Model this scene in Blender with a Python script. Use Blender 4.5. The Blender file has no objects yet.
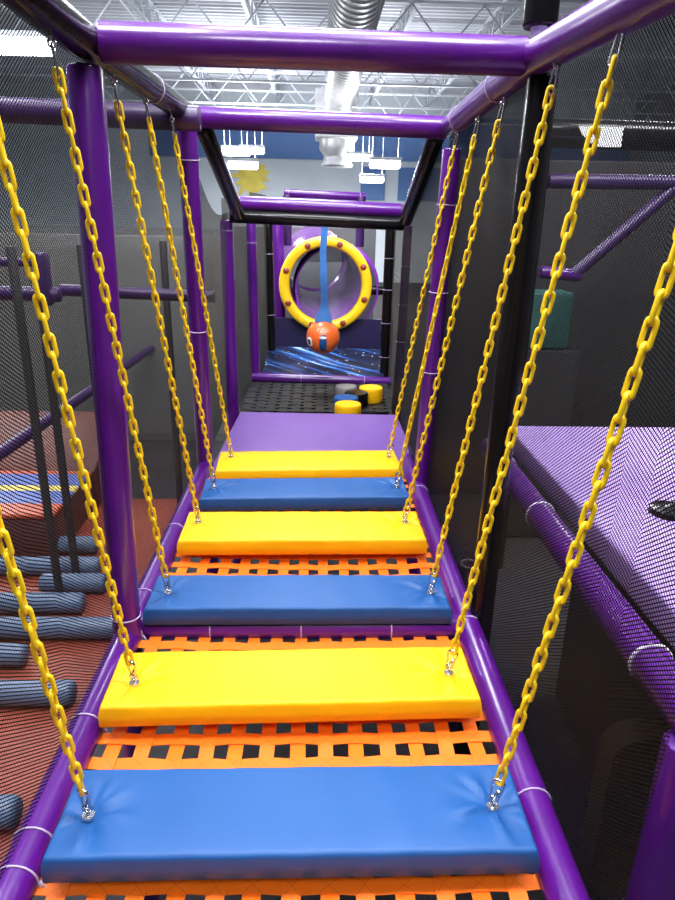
import bpy, bmesh, math, random
from mathutils import Vector, Matrix
random.seed(7)
S = bpy.context.scene
COL = S.collection
PI = math.pi
ZC = 2.85                                   # eye height above the hall floor

# ------------------------------------------------------------------ camera
F = 654.0
pit, yaw, rol = math.radians(19.53), math.radians(1.947), math.radians(1.13)
R0 = Vector((math.cos(yaw), -math.sin(yaw), 0)); H0 = Vector((math.sin(yaw), math.cos(yaw), 0)); Z0 = Vector((0, 0, 1))
FW = H0*math.cos(pit) - Z0*math.sin(pit); U0 = H0*math.sin(pit) + Z0*math.cos(pit)
RT = R0*math.cos(rol) + U0*math.sin(rol); UP = U0*math.cos(rol) - R0*math.sin(rol)
CAM = Vector((0, 0, ZC))
cd = bpy.data.cameras.new('camera'); co = bpy.data.objects.new('camera', cd); COL.objects.link(co)
M = Matrix((RT, UP, -FW)).transposed().to_4x4(); M.translation = CAM; co.matrix_world = M
cd.sensor_fit = 'HORIZONTAL'; cd.sensor_width = 36; cd.lens = F/675*36; cd.clip_start = .02; cd.clip_end = 200
S.camera = co

def ray(px, py): return FW + RT*((px-337.5)/F) - UP*((py-450)/F)
def aX(px, py, X): d = ray(px, py); return CAM + d*(X/d.x)
def aY(px, py, Y): d = ray(px, py); return CAM + d*(Y/d.y)
def aZ(px, py, Z): d = ray(px, py); return CAM + d*((Z-ZC)/d.z)

# ------------------------------------------------------------------ materials
def mat(name, col, rough=.5, metal=0., bump=0., bscale=30., var=0., vscale=4., spec=.5, coat=0.):
    m = bpy.data.materials.new(name); m.use_nodes = True
    nt = m.node_tree; b = nt.nodes['Principled BSDF']
    b.inputs['Base Color'].default_value = (*col, 1); b.inputs['Roughness'].default_value = rough
    b.inputs['Metallic'].default_value = metal; b.inputs['Specular IOR Level'].default_value = spec
    if coat: b.inputs['Coat Weight'].default_value = coat; b.inputs['Coat Roughness'].default_value = .12
    tc = nt.nodes.new('ShaderNodeTexCoord')
    if bump:
        n = nt.nodes.new('ShaderNodeTexNoise'); n.inputs['Scale'].default_value = bscale; n.inputs['Detail'].default_value = 4
        bp = nt.nodes.new('ShaderNodeBump'); bp.inputs['Strength'].default_value = bump; bp.inputs['Distance'].default_value = .01
        nt.links.new(tc.outputs['Object'], n.inputs['Vector']); nt.links.new(n.outputs['Fac'], bp.inputs['Height'])
        nt.links.new(bp.outputs['Normal'], b.inputs['Normal'])
    if var:
        n = nt.nodes.new('ShaderNodeTexNoise'); n.inputs['Scale'].default_value = vscale; n.inputs['Detail'].default_value = 5
        r = nt.nodes.new('ShaderNodeValToRGB')
        r.color_ramp.elements[0].position = .3; r.color_ramp.elements[1].position = .7
        r.color_ramp.elements[0].color = (*[c*(1-var) for c in col], 1); r.color_ramp.elements[1].color = (*[min(1, c*(1+var)) for c in col], 1)
        nt.links.new(tc.outputs['Object'], n.inputs['Vector']); nt.links.new(n.outputs['Fac'], r.inputs['Fac'])
        nt.links.new(r.outputs['Color'], b.inputs['Base Color'])
    return m

PURPLE = mat('purple_vinyl', (.068, .004, .155), .28, bump=.12, bscale=18, var=.12, vscale=6, coat=.25)
PURPLE_PAD = mat('lilac_vinyl', (.14, .066, .27), .38, bump=.1, bscale=10, var=.05)
DECKP = mat('pale_lilac_vinyl', (.31, .20, .48), .45, bump=.1, bscale=10, var=.05)
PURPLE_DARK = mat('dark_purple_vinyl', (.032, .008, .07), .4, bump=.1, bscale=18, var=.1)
BLACKV = mat('black_vinyl', (.005, .0045, .005), .2, bump=.15, bscale=22, spec=.25)
YELLOW = mat('yellow_vinyl', (.80, .42, .002), .48, bump=.12, bscale=14, var=.03, spec=.25)
BLUE = mat('blue_vinyl', (.009, .068, .23), .47, bump=.12, bscale=14, var=.05, spec=.28)
CHAINY = mat('yellow_chain_plastic', (.78, .52, .006), .42, var=.06, vscale=40)
STEEL = mat('zinc_steel', (.62, .62, .64), .25, 1.0, var=.1, vscale=60)
TIEW = mat('white_nylon', (.60, .52, .68), .4)
TIE = mat('clear_nylon', (.38, .30, .48), .4)
GALV = mat('galvanised_duct', (.74, .74, .74), .4, .45, var=.12, vscale=3)
WHITEST = mat('white_painted_steel', (.62, .65, .70), .5, var=.05)
DECK = mat('white_roof_deck', (.60, .62, .67), .55, var=.06, vscale=1)
WALLW = mat('pale_wall', (.62, .68, .72), .7, var=.04, vscale=1)
WALLB = mat('blue_wall', (.10, .20, .44), .7, var=.05, vscale=1)
WALLD = mat('charcoal_wall', (.17, .18, .21), .8, var=.1, vscale=1)
CARPET = mat('dark_carpet', (.022, .02, .024), .95, bump=.5, bscale=160, var=.3, vscale=20)
REDMAT = mat('red_orange_mat', (.24, .045, .025), .55, bump=.1, bscale=20, var=.12, vscale=3)
REDD = mat('deep_red_vinyl', (.11, .026, .016), .55, var=.12)
BROWN = mat('dark_maroon_vinyl', (.10, .03, .03), .6, var=.1)
LOGB = mat('slate_blue_vinyl', (.10, .15, .25), .45, bump=.1, bscale=20, var=.1)
NAVY = mat('navy_vinyl', (.014, .009, .05), .45, var=.1)
GREY = mat('grey_vinyl', (.20, .19, .19), .45, var=.08)
ORANGE = mat('orange_rubber', (.72, .12, .02), .33, bump=.15, bscale=40, var=.08, coat=.3)
STRAPB = mat('blue_webbing', (.02, .12, .36), .6, bump=.4, bscale=120, var=.15, vscale=20)
TEAL = mat('teal_plastic', (.035, .12, .11), .5, var=.1)
POSTD = mat('dark_grey_vinyl', (.03, .028, .032), .6)
OLIVE = mat('olive_vinyl', (.05, .034, .011), .6, var=.1)
SLATE = mat('slate_vinyl', (.085, .085, .10), .6, var=.1)
SIGNW = mat('white_placard', (.75, .75, .74), .5, var=.03)
PANELG = mat('pale_grey_panel', (.27, .27, .26), .7, var=.1, vscale=2)
TUNP = mat('purple_tunnel_plastic', (.20, .035, .36), .22, bump=.08, bscale=6, coat=.4)
TUNY = mat('yellow_tunnel_plastic', (.85, .52, .01), .3, var=.05, coat=.3)
BOLT = mat('rusty_red_bolt', (.22, .03, .012), .45, var=.2, vscale=50)
SEAT = mat('dark_inside', (.02, .018, .02), .8)
MURALY = mat('yellow_paint', (.85, .68, .10), .6, var=.12, vscale=2)
LIGHTM = bpy.data.materials.new('lit_diffuser'); LIGHTM.use_nodes = True
_b = LIGHTM.node_tree.nodes['Principled BSDF']; _b.inputs['Emission Color'].default_value = (.93, .96, 1, 1); _b.inputs['Emission Strength'].default_value = 25

def net_mat(name, pitch, w, col=(.018, .017, .018), rough=.55):
    """knitted mesh: two families of slanted strands on the UVs (metres), open between them"""
    m = bpy.data.materials.new(name); m.use_nodes = True; nt = m.node_tree; N = nt.nodes; L = nt.links
    b = N['Principled BSDF']; b.inputs['Base Color'].default_value = (*col, 1); b.inputs['Roughness'].default_value = rough; b.inputs['Specular IOR Level'].default_value = .03
    out = N['Material Output']; tr = N.new('ShaderNodeBsdfTransparent'); mx = N.new('ShaderNodeMixShader')
    uv = N.new('ShaderNodeUVMap'); sp = N.new('ShaderNodeSeparateXYZ'); L.new(uv.outputs['UV'], sp.inputs[0])
    def mth(op, a, bb=None):
        n = N.new('ShaderNodeMath'); n.operation = op
        for i, v in enumerate((a, bb)):
            if v is None: continue
            if isinstance(v, (int, float)): n.inputs[i].default_value = v
            else: L.new(v, n.inputs[i])
        return n.outputs[0]
    u, v = sp.outputs['X'], sp.outputs['Y']
    v = mth('MULTIPLY', v, 1.25)
    masks = []
    for s in ('ADD', 'SUBTRACT'):
        q = mth('FRACT', mth('DIVIDE', mth(s, u, v), pitch))
        masks.append(mth('LESS_THAN', q, w))
    f = mth('MAXIMUM', masks[0], masks[1])
    L.new(f, mx.inputs[0]); L.new(tr.outputs[0], mx.inputs[1]); L.new(b.outputs[0], mx.inputs[2]); L.new(mx.outputs[0], out.inputs['Surface'])
    return m
NET = net_mat('black_knitted_net', .0135, .33, (.007, .0065, .007))
NETD = net_mat('dense_black_net', .0125, .58, (.007, .0065, .007))
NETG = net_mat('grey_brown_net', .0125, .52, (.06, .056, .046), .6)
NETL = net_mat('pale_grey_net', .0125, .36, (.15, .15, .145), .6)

def web_mat(name, col, dark):
    """webbing strap: UV u counts crossings, v runs -0.5..0.5 across; stitched box crosses at each crossing"""
    m = bpy.data.materials.new(name); m.use_nodes = True; nt = m.node_tree; N = nt.nodes; L = nt.links
    b = N['Principled BSDF']; b.inputs['Roughness'].default_value = .5
    uv = N.new('ShaderNodeUVMap'); sp = N.new('ShaderNodeSeparateXYZ'); L.new(uv.outputs['UV'], sp.inputs[0])
    def mth(op, a, bb=None):
        n = N.new('ShaderNodeMath'); n.operation = op
        for i, v in enumerate((a, bb)):
            if v is None: continue
            if isinstance(v, (int, float)): n.inputs[i].default_value = v
            else: L.new(v, n.inputs[i])
        return n.outputs[0]
    u = mth('SUBTRACT', mth('FRACT', mth('ADD', sp.outputs['X'], .5)), .5)
    u = mth('ABSOLUTE', mth('DIVIDE', u, .58)); v = mth('ABSOLUTE', sp.outputs['Y'])
    x1 = mth('LESS_THAN', mth('ABSOLUTE', mth('SUBTRACT', u, v)), .02)
    ins = mth('LESS_THAN', u, .47); x1 = mth('MULTIPLY', x1, ins)
    mx = N.new('ShaderNodeMix'); mx.data_type = 'RGBA'
    n = N.new('ShaderNodeTexNoise'); n.inputs['Scale'].default_value = 14
    r = N.new('ShaderNodeValToRGB'); r.color_ramp.elements[0].color = (*[c*.82 for c in col], 1); r.color_ramp.elements[1].color = (*col, 1)
    tc = N.new('ShaderNodeTexCoord'); L.new(tc.outputs['Object'], n.inputs['Vector']); L.new(n.outputs['Fac'], r.inputs['Fac'])
    L.new(x1, mx.inputs['Factor']); L.new(r.outputs['Color'], mx.inputs['A']); mx.inputs['B'].default_value = (*dark, 1)
    L.new(mx.outputs['Result'], b.inputs['Base Color'])
    w = N.new('ShaderNodeTexWave'); w.inputs['Scale'].default_value = 160; bp = N.new('ShaderNodeBump'); bp.inputs['Strength'].default_value = .07
    bp.inputs['Distance'].default_value = .002
    L.new(tc.outputs['Object'], w.inputs['Vector']); L.new(w.outputs['Fac'], bp.inputs['Height']); L.new(bp.outputs['Normal'], b.inputs['Normal'])
    return m
WEBO = web_mat('orange_webbing', (.98, .17, .004), (.62, .08, .003))
WEBK = web_mat('black_webbing', (.007, .007, .0065), (.02, .02, .02))

def streak_mat():
    m = bpy.data.materials.new('blue_streak_print'); m.use_nodes = True; nt = m.node_tree; N = nt.nodes; L = nt.links
    b = N['Principled BSDF']; b.inputs['Roughness'].default_value = .3
    tc = N.new('ShaderNodeTexCoord'); mp = N.new('ShaderNodeMapping')
    mp.inputs['Scale'].default_value = (1.3, 15, 1); mr = N.new('ShaderNodeMapping'); mr.inputs['Rotation'].default_value = (0, 0, math.radians(40))
    L.new(tc.outputs['Object'], mr.inputs['Vector']); L.new(mr.outputs[0], mp.inputs['Vector'])
    n = N.new('ShaderNodeTexNoise'); n.inputs['Scale'].default_value = 1.0; n.inputs['Detail'].default_value = 3; L.new(mp.outputs[0], n.inputs['Vector'])
    r = N.new('ShaderNodeValToRGB'); e = r.color_ramp.elements
    e[0].position = .47; e[0].color = (.005, .007, .025, 1); e[1].position = .72; e[1].color = (.75, .88, 1, 1)
    k = e.new(.56); k.color = (.015, .06, .24, 1); k = e.new(.62); k.color = (.06, .25, .70, 1)
    L.new(n.outputs['Fac'], r.inputs['Fac'])
    vo = N.new('ShaderNodeTexVoronoi'); vo.inputs['Scale'].default_value = 16; L.new(tc.outputs['Object'], vo.inputs['Vector'])
    lt = N.new('ShaderNodeMath'); lt.operation = 'LESS_THAN'; lt.inputs[1].default_value = .12; L.new(vo.outputs['Distance'], lt.inputs[0])
    mx = N.new('ShaderNodeMix'); mx.data_type = 'RGBA'; mx.inputs['B'].default_value = (.8, .88, .95, 1)
    L.new(lt.outputs[0], mx.inputs['Factor']); L.new(r.outputs['Color'], mx.inputs['A']); L.new(mx.outputs['Result'], b.inputs['Base Color'])
    return m
STREAK = streak_mat()
def stripe_mat():
    m = bpy.data.materials.new('striped_vinyl'); m.use_nodes = True; nt = m.node_tree; N = nt.nodes; L = nt.links
    b = N['Principled BSDF']; b.inputs['Roughness'].default_value = .45
    tc = N.new('ShaderNodeTexCoord'); sp = N.new('ShaderNodeSeparateXYZ'); L.new(tc.outputs['Generated'], sp.inputs[0])
    r = N.new('ShaderNodeValToRGB'); r.color_ramp.interpolation = 'CONSTANT'; e = r.color_ramp.elements
    e[0].position = 0; e[0].color = (.5, .09, .04, 1); e[1].position = .22; e[1].color = (.09, .14, .42, 1)
    for p, c in ((.5, (.7, .55, .12, 1)), (.62, (.09, .14, .42, 1)), (.9, (.5, .09, .04, 1))): k = e.new(p); k.color = c
    L.new(sp.outputs['Y'], r.inputs['Fac']); L.new(r.outputs['Color'], b.inputs['Base Color'])
    return m
STRIPE = stripe_mat()

# ------------------------------------------------------------------ mesh helpers
def tube(bm, pts, r, sides=16, closed=False, cap=True):
    pts = [Vector(p) for p in pts]; n = len(pts)
    rs = r if isinstance(r, (list, tuple)) else [r]*n
    def tan(i):
        if closed: return (pts[(i+1) % n]-pts[i-1]).normalized()
        if i == 0: return (pts[1]-pts[0]).normalized()
        if i == n-1: return (pts[-1]-pts[-2]).normalized()
        return (pts[i+1]-pts[i-1]).normalized()
    t = tan(0); a = Vector((0, 0, 1)) if abs(t.z) < .9 else Vector((1, 0, 0))
    u = t.cross(a).normalized(); rings = []
    for i in range(n):
        t = tan(i); u = (u - t*u.dot(t)).normalized(); v = t.cross(u)
        rings.append([bm.verts.new(pts[i] + (u*math.cos(2*PI*k/sides)+v*math.sin(2*PI*k/sides))*rs[i]) for k in range(sides)])
    for i in range(n if closed else n-1):
        A, B = rings[i], rings[(i+1) % n]
        for k in range(sides): bm.faces.new((A[k], A[(k+1) % sides], B[(k+1) % sides], B[k]))
    if cap and not closed: bm.faces.new(rings[0][::-1]); bm.faces.new(rings[-1])
    return bm
def rod(bm, a, b, r, sides=20, bev=.006):
    """padded tube with softly rounded ends"""
    a, b = Vector(a), Vector(b); d = (b-a).normalized(); L = (b-a).length
    k = max(2, int(L/.35)); pts = [a]; rs = [r-bev]
    pts.append(a+d*bev*.6); rs.append(r-bev*.3)
    for i in range(k+1):
        pts.append(a+d*(bev*1.5+(L-3*bev)*i/k)); rs.append(r)
    pts.append(b-d*bev*.6); rs.append(r-bev*.3); pts.append(b); rs.append(r-bev)
    return tube(bm, pts, rs, sides)
def box(bm, lo, hi, bev=0., seg=3):
    lo, hi = Vector(lo), Vector(hi)
    r = bmesh.ops.create_cube(bm, size=1); vs = r['verts']
    for v in vs: v.co = Vector(((lo[i]+hi[i])/2 + v.co[i]*(hi[i]-lo[i]) for i in range(3)))
    if bev:
        es = list({e for v in vs for e in v.link_edges})
        bmesh.ops.bevel(bm, geom=es, offset=bev, segments=seg, affect='EDGES', profile=.5)
    return bm
def hexa(bm, c8, bev=0., seg=3):
    """box from 8 corners: bottom four then top four, same winding"""
    v = [bm.verts.new(c) for c in c8]
    fs = [bm.faces.new([v[i] for i in f]) for f in ((3, 2, 1, 0), (4, 5, 6, 7), (0, 1, 5, 4), (1, 2, 6, 5), (2, 3, 7, 6), (3, 0, 4, 7))]
    bmesh.ops.recalc_face_normals(bm, faces=fs)
    if bev: bmesh.ops.bevel(bm, geom=list({e for f in fs for e in f.edges}), offset=bev, segments=seg, affect='EDGES', profile=.5)
    return bm
def lathe(bm, prof, seg=32, axis='Z', c=(0, 0, 0), closed=False):
    c = Vector(c); rings = []
    for (r, h) in prof:
        ring = []
        for k in range(seg):
            a = 2*PI*k/seg
            p = Vector((r*math.cos(a), r*math.sin(a), h)) if axis == 'Z' else Vector((r*math.cos(a), h, r*math.sin(a)))
            ring.append(bm.verts.new(c+p))
        rings.append(ring)
    n = len(rings)
    for i in range(n if closed else n-1):
        A, B = rings[i], rings[(i+1) % n]
        for k in range(seg): bm.faces.new((A[k], A[(k+1) % seg], B[(k+1) % seg], B[k]))
    if not closed: bm.faces.new(rings[0]); bm.faces.new(rings[-1])
    bmesh.ops.recalc_face_normals(bm, faces=bm.faces)
    return bm
def obj(name, bm, m, parent=None, smooth=True, sharp=40):
    me = bpy.data.meshes.new(name); 
    if smooth:
        for f in bm.faces: f.smooth = True
        for e in bm.edges:
            if len(e.link_faces) == 2 and e.calc_face_angle(0) > math.radians(sharp): e.smooth = False
    bm.to_mesh(me); bm.free(); me.materials.append(m)
    o = bpy.data.objects.new(name, me); COL.objects.link(o)
    if parent: o.parent = parent; o.matrix_parent_inverse = Matrix.Translation(-parent.location)
    return o
def tag(o, label, cat, group=None):
    o['label'] = label; o['category'] = cat
    if group: o['group'] = group
    return o
def thing(name, label, cat, loc=(0, 0, 0), group=None):
    o = bpy.data.objects.new(name, None); COL.objects.link(o); o.location = loc; o.empty_display_size = .1
    return tag(o, label, cat, group)
def struct(name, bm, m, smooth=False):
    o = obj(name, bm, m, None, smooth); o['kind'] = 'structure'; return o
def nb(): return bmesh.new()

def arc_ring(c, axis, r, wire, n=18):
    """ring of tie around a tube centred at c with the given axis"""
    ax = Vector(axis).normalized(); a = Vector((0, 0, 1)) if abs(ax.z) < .8 else Vector((1, 0, 0))
    u = ax.cross(a).normalized(); v = ax.cross(u)
    bm = nb(); tube(bm, [Vector(c)+(u*math.cos(2*PI*k/n)+v*math.sin(2*PI*k/n))*r for k in range(n)], wire, 6, True)
    return bm
def zip_ties(parent, a, b, r, ts, tail=True, m=TIE, wire=.0028):
    a, b = Vector(a), Vector(b); d = (b-a)
    for t in ts:
        c = a+d*t
        bm = arc_ring(c, d, r+.002, wire)
        if tail:
            ax = d.normalized(); s = Vector((-1 if c.x > 0 else 1, 0, 0)); s = (s-ax*s.dot(ax)).normalized()
            p = c + s*(r+.004); tube(bm, [p, p+Vector((s.x*.01, 0, -.02)), p+Vector((s.x*.02, .01, -.05))], [.004, .003, .002], 6)
        obj('zip_tie', bm, m, parent)
def padded(name, label, cat, a, b, r, m, ties=(), group=None, tail=False, tm=None, tw=.0028):
    """padded tube thing with its foam sleeve and ties"""
    a, b = Vector(a), Vector(b); bm = nb(); rod(bm, a, b, r)
    if not ties:
        return tag(obj(name, bm, m), label, cat, group)
    t = thing(name, label, cat, (a if a.z <= b.z else b), group)
    obj('foam_sleeve', bm, m, t); zip_ties(t, a, b, r, ties, tail, tm or TIE, tw); return t
def net(name, label, grid, m, group=None, off=(.006, 0, 0)):
    """grid[i][j] of points -> net with UVs in metres"""
    bm = nb(); uvl = bm.loops.layers.uv.new('UVMap'); off = Vector(off)
    ni, nj = len(grid), len(grid[0])
    for lay in (0,):
        V = [[bm.verts.new(Vector(p)+off*lay) for p in row] for row in grid]
        UV = [[None]*nj for _ in range(ni)]
        for j in range(nj):
            s = 0
            for i in range(ni):
                if i: s += (Vector(grid[i][j])-Vector(grid[i-1][j])).length
                UV[i][j] = [0, s]
        for i in range(ni):
            s = 0
            for j in range(nj):
                if j: s += (Vector(grid[0][j])-Vector(grid[0][j-1])).length
                UV[i][j][0] = s + lay*.003
        for i in range(ni-1):
            for j in range(nj-1):
                f = bm.faces.new((V[i][j], V[i][j+1], V[i+1][j+1], V[i+1][j])); f.smooth = True
                for lp, (a, b) in zip(f.loops, ((i, j), (i, j+1), (i+1, j+1), (i+1, j))): lp[uvl].uv = UV[a][b]
    return tag(obj(name, bm, m, None), label, 'safety net', group)

# ------------------------------------------------------------------ main dimensions (metres)
XL, XR, XLT, XRT = -.695, .590, -.655, .642
HB = 1.48; ZB = ZC-HB                    # bottom rails
ZS = ZC-1.371                            # step tops
ZN = ZC-1.497                            # webbing floor
RR = .05
def zt(Y): return ZC + .43 + .012*(Y-2)   # top rails
Y1, Y2, Y3, Y4 = 2.16, 3.68, 5.06, 6.15

# ------------------------------------------------------------------ hall
bm = nb(); box(bm, (-14, -3, -.1), (14, 32.2, 0)); struct('floor', bm, CARPET)
ZD = ZC+5.2
bm = nb()                                 # corrugated roof deck, ribs across the hall
prof = []; y = -1.0
while y < 32.2:
    prof += [(y, 0), (y+.10, 0), (y+.13, .055), (y+.27, .055)]; y += .30
va = [[bm.verts.new((x, p, ZD+q)) for p, q in prof] for x in (-14, 14)]
for i in range(len(prof)-1): bm.faces.new((va[0][i], va[1][i], va[1][i+1], va[0][i+1]))
struct('ceiling', bm, DECK)
bm = nb(); box(bm, (-14, 32, 0), (14, 32.2, ZD+.1)); struct('wall_back', bm, WALLW)
bm = nb(); box(bm, (-7.5, 31.92, ZC+2.45), (14, 31.999, ZC+4.25)); struct('trim_1', bm, WALLB)
bm = nb(); box(bm, (1.9, 31.9, ZC+.8), (3.0, 31.999, ZC+2.2)); box(bm, (3.6, 31.9, ZC+.8), (9, 31.999, ZC+2.2)); struct('trim_2', bm, WALLB)
bm = nb(); box(bm, (-14.2, -3, 0), (-14, 32, ZD)); struct('wall_left', bm, WALLW)
bm = nb(); box(bm, (14, -3, 0), (14.2, 32, ZD)); struct('wall_right', bm, WALLD)

def joist(label, x0, y0, x1, y1, zt_, dep, pitch, w=.05):
    t = thing('roof_joist', label, 'roof joist', ((x0+x1)/2, (y0+y1)/2, zt_-dep), 'open-web roof joists')
    a, b = Vector((x0, y0, 0)), Vector((x1, y1, 0)); d = (b-a).normalized(); L = (b-a).length; s = Vector((-d.y, d.x, 0))*w
    for nm, z in (('top_chord', zt_), ('bottom_chord', zt_-dep)):
        bm = nb()
        hexa(bm, [p+k*s+Vector((0, 0, z+h)) for h in (-.05, 0) for p, k in ((a, -1), (a, 1), (b, 1), (b, -1))])
        obj(nm, bm, WHITEST, t, False)
    bm = nb(); n = int(L/pitch); pts = []
    for i in range(n+1):
        p = a+d*(L*i/n); pts.append(p+Vector((0, 0, zt_-.04 if i % 2 else zt_-dep-.02)))
    for i in range(n): tube(bm, (pts[i], pts[i+1]), .02, 6)
    obj('web_bars', bm, WHITEST, t); return t
names = {-7.0: 'far left, third left of the silver duct', -4.4: 'second left of the silver duct', -1.75: 'first left of the silver duct',
         2.2: 'first right of the silver duct', 4.6: 'second right of the silver duct', 7.2: 'third right of the silver duct'}
for x, s in names.items(): joist('white open-web steel roof joist, '+s, x, 1, x, 31.8, ZD-.02, .55, .5)
for y, s in ((13, 'nearest of those crossing the hall'), (21, 'middle one of those crossing the hall'), (28.5, 'one crossing closest to the blue back wall'), (17, 'second nearest of those crossing the hall'), (25, 'second from the blue back wall')):
    joist('deep white roof girder, '+s, -13.5, y, 13.5, y, ZD-.62, .95, .8, .07)

# spiral duct running down the hall, plenum and diffuser at its end
p0, p1 = aZ(352, 0, ZC+3.83), aZ(339, 112, ZC+3.83)
XD = .5*(p0.x+p1.x); ZDU = ZC+3.83
t = thing('spiral_duct', 'round silver spiral air duct hung under the roof deck', 'air duct', (XD, 14, ZDU-.5))
bm = nb(); pts = []; rs = []; y = 5.0; k = 0
while y < 26.5:
    pts += [(XD, y, ZDU), (XD, y+.26, ZDU), (XD, y+.28, ZDU), (XD, y+.31, ZDU)]; rs += [.5, .5, .515, .515]; y += .33
tube(bm, pts, rs, 40); obj('duct_tube', bm, GALV, t, True, 60)
bm = nb(); box(bm, (XD-.82, 26.4, ZDU-1.05), (XD+.75, 28.0, ZDU+.55), .04); obj('plenum_box', bm, GALV, t, False)
bm = nb(); lathe(bm, [(.66, 0), (.66, -.35), (.5, -.55), (.5, -.75), (.62, -.9), (.55, -.95)], 24, 'Z', (XD, 27.2, ZDU-1.05)); obj('diffuser', bm, GALV, t)
for y in (7, 11, 15, 19, 23): bm = nb(); tube(bm, [(XD, y, ZD), (XD, y, ZDU+.5)], .012, 6); obj('hanger_rod', bm, WHITEST, t)

# high-bay lamps
def lamp(p, label, L=.95, W=.5, power=170, up=.7):
    p = Vector(p)
    t = thing('ceiling_light', label, 'ceiling light', p, 'high-bay ceiling lights')
    bm = nb(); box(bm, (p.x-L/2, p.y-W/2, p.z), (p.x+L/2, p.y+W/2, p.z+.09), .02); obj('housing', bm, WHITEST, t, False)
    bm = nb(); box(bm, (p.x-L/2+.03, p.y-W/2+.03, p.z-.20), (p.x+L/2-.03, p.y+W/2-.03, p.z), .06); obj('diffuser', bm, LIGHTM, t, False)
    bm = nb()
    for s in (-1, 1): tube(bm, [(p.x+s*L*.4, p.y, p.z+.09), (p.x+s*L*.4, p.y, ZD)], .004, 5)
    obj('hanger', bm, WHITEST, t)
    ld = bpy.data.lights.new('lamp_light', 'AREA'); ld.shape = 'RECTANGLE'; ld.size = L; ld.size_y = W; ld.energy = power; ld.color = (.96, .97, 1)
    lo = bpy.data.objects.new('lamp_light', ld); COL.objects.link(lo); lo.location = p+Vector((0, 0, -.22))
    lu = bpy.data.lights.new('ceiling_fill_light', 'AREA'); lu.shape = 'RECTANGLE'; lu.size = L; lu.size_y = W; lu.energy = power*up; lu.color = (.94, .96, 1)  # upward fill added above each lamp to brighten the roof deck
    uo = bpy.data.objects.new('ceiling_fill_light', lu); COL.objects.link(uo); uo.location = p+Vector((0, 0, .12)); uo.rotation_euler = (PI, 0, 0)
    return t
LP = 330
lamp(aY(236, 149, 24), 'bright ceiling light left of the duct end, upper one of three', power=LP)
lamp(aY(252, 148, 27), 'bright ceiling light left of the duct end, farthest and smallest of three', power=LP)
lamp(aY(243, 162, 22), 'bright ceiling light left of the duct end, lowest of three', power=LP)
lamp(aY(359, 155, 27), 'bright ceiling light right beside the duct end', power=LP)
lamp(aY(385, 161, 21), 'bright ceiling light right of the duct, largest of three', power=LP)
lamp(aY(372, 177, 27), 'bright ceiling light right of the duct, lowest of three', power=LP)
lamp(aX(12, 40, -5.5), 'bright ceiling light glaring through the net at upper left', 1.4, .6, power=500)
lamp((-1.6, .9, ZC+4.2), 'ceiling light high over the nearest steps, left one', 1.6, 1.2, power=LP*1.0)
lamp((1.7, .9, ZC+4.2), 'ceiling light high over the nearest steps, right one', 1.6, 1.2, power=LP*.8)
lamp((.1, -2.2, ZC+3.6), 'unseen fill light added behind the camera', 1.6, 1.2, power=LP*.6)  # unseen lamp added to brighten the nearest row of orange webbing
lamp((.0, 3.0, ZC+4.4), 'ceiling light above the chain steps, over the frame', 1.6, 1.2, power=LP*.6)
lamp((-3.2, 3.6, ZC+3.9), 'ceiling light above the left neighbouring bay', 1.6, 1.2, power=LP*.55)
lamp((3.6, 3.2, ZC+3.9), 'ceiling light above the right neighbouring deck', 1.6, 1.2, power=LP*.9)
lamp((-.5, 7.2, ZC+3.3), 'ceiling light above the tube tunnel', 1.6, 1.2, power=LP*.7)
lamp((-6, 11, ZC+3.6), 'ceiling light over the left side of the hall', power=LP*2.2)
lamp((5.5, 11, ZC+3.6), 'ceiling light over the right side of the hall', power=LP*1.3)

# yellow splash painted on the back wall
bm = nb(); c = aY(252, 176, 31.97); n = 26; rad = []
for k in range(n): rad.append((1.05 if k % 2 else .62)*random.uniform(.75, 1.2))
front = [bm.verts.new((c.x+rad[k]*math.cos(2*PI*k/n)*1.0, 31.95, c.z+rad[k]*math.sin(2*PI*k/n)*.9)) for k in range(n)]
r = bmesh.ops.extrude_face_region(bm, geom=[bm.faces.new(front)])
for v in r['geom']:
    if isinstance(v, bmesh.types.BMVert): v.co.y += .04
bmesh.ops.recalc_face_normals(bm, faces=bm.faces)
tag(obj('wall_splash', bm, MURALY, None, False), 'yellow paint splash on the pale back wall', 'mural')

# ------------------------------------------------------------------ frame of the climbing bridge
XLo, XRo = XLT-.03, XRT+.02
def rail_poly(name, label, pts, r, m, ties, tail=False):
    t = thing(name, label, 'padded rail', pts[0]); bm = nb()
    P = [Vector(p) for p in pts]; full = []
    for i in range(len(P)-1):
        for k in range(6): full.append(P[i].lerp(P[i+1], k/6))
    full.append(P[-1]); tube(bm, full, r, 20); obj('foam_sleeve', bm, m, t)
    for (i, f) in ties: zip_ties(t, P[i], P[i+1], r, [f], tail)
    return t
tl = [aX(-26, -50, XLT), aX(46, 11, XLT), aX(85, 42, XLT), aX(188, 114, XLT)]
tr = [aX(700, -33, XRT), aX(640, 0, XRT), aX(535, 57, XRT), aX(449, 127, XRT)]
rail_poly('padded_rail', 'black padded top rail along the left net', tl, RR, BLACKV, [(2, .5)])
rail_poly('padded_rail', 'purple padded top rail along the right net', tr, RR, PURPLE, [(2, .3), (2, .8)])
padded('padded_crossbeam', 'thick purple padded crossbeam overhead, nearest the camera', 'padded beam', tl[2]+Vector((.04, 0, 0)), tr[2]-Vector((.03, 0, 0)), .053, PURPLE)
padded('padded_crossbeam', 'purple padded crossbeam overhead, second from the camera', 'padded beam', tl[3]+Vector((.03, .03, -.01)), tr[3]-Vector((.0, -.03, 0)), .053, PURPLE)
b3a, b3b = aY(240, 203, Y3), aY(401, 211, Y3)
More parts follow.
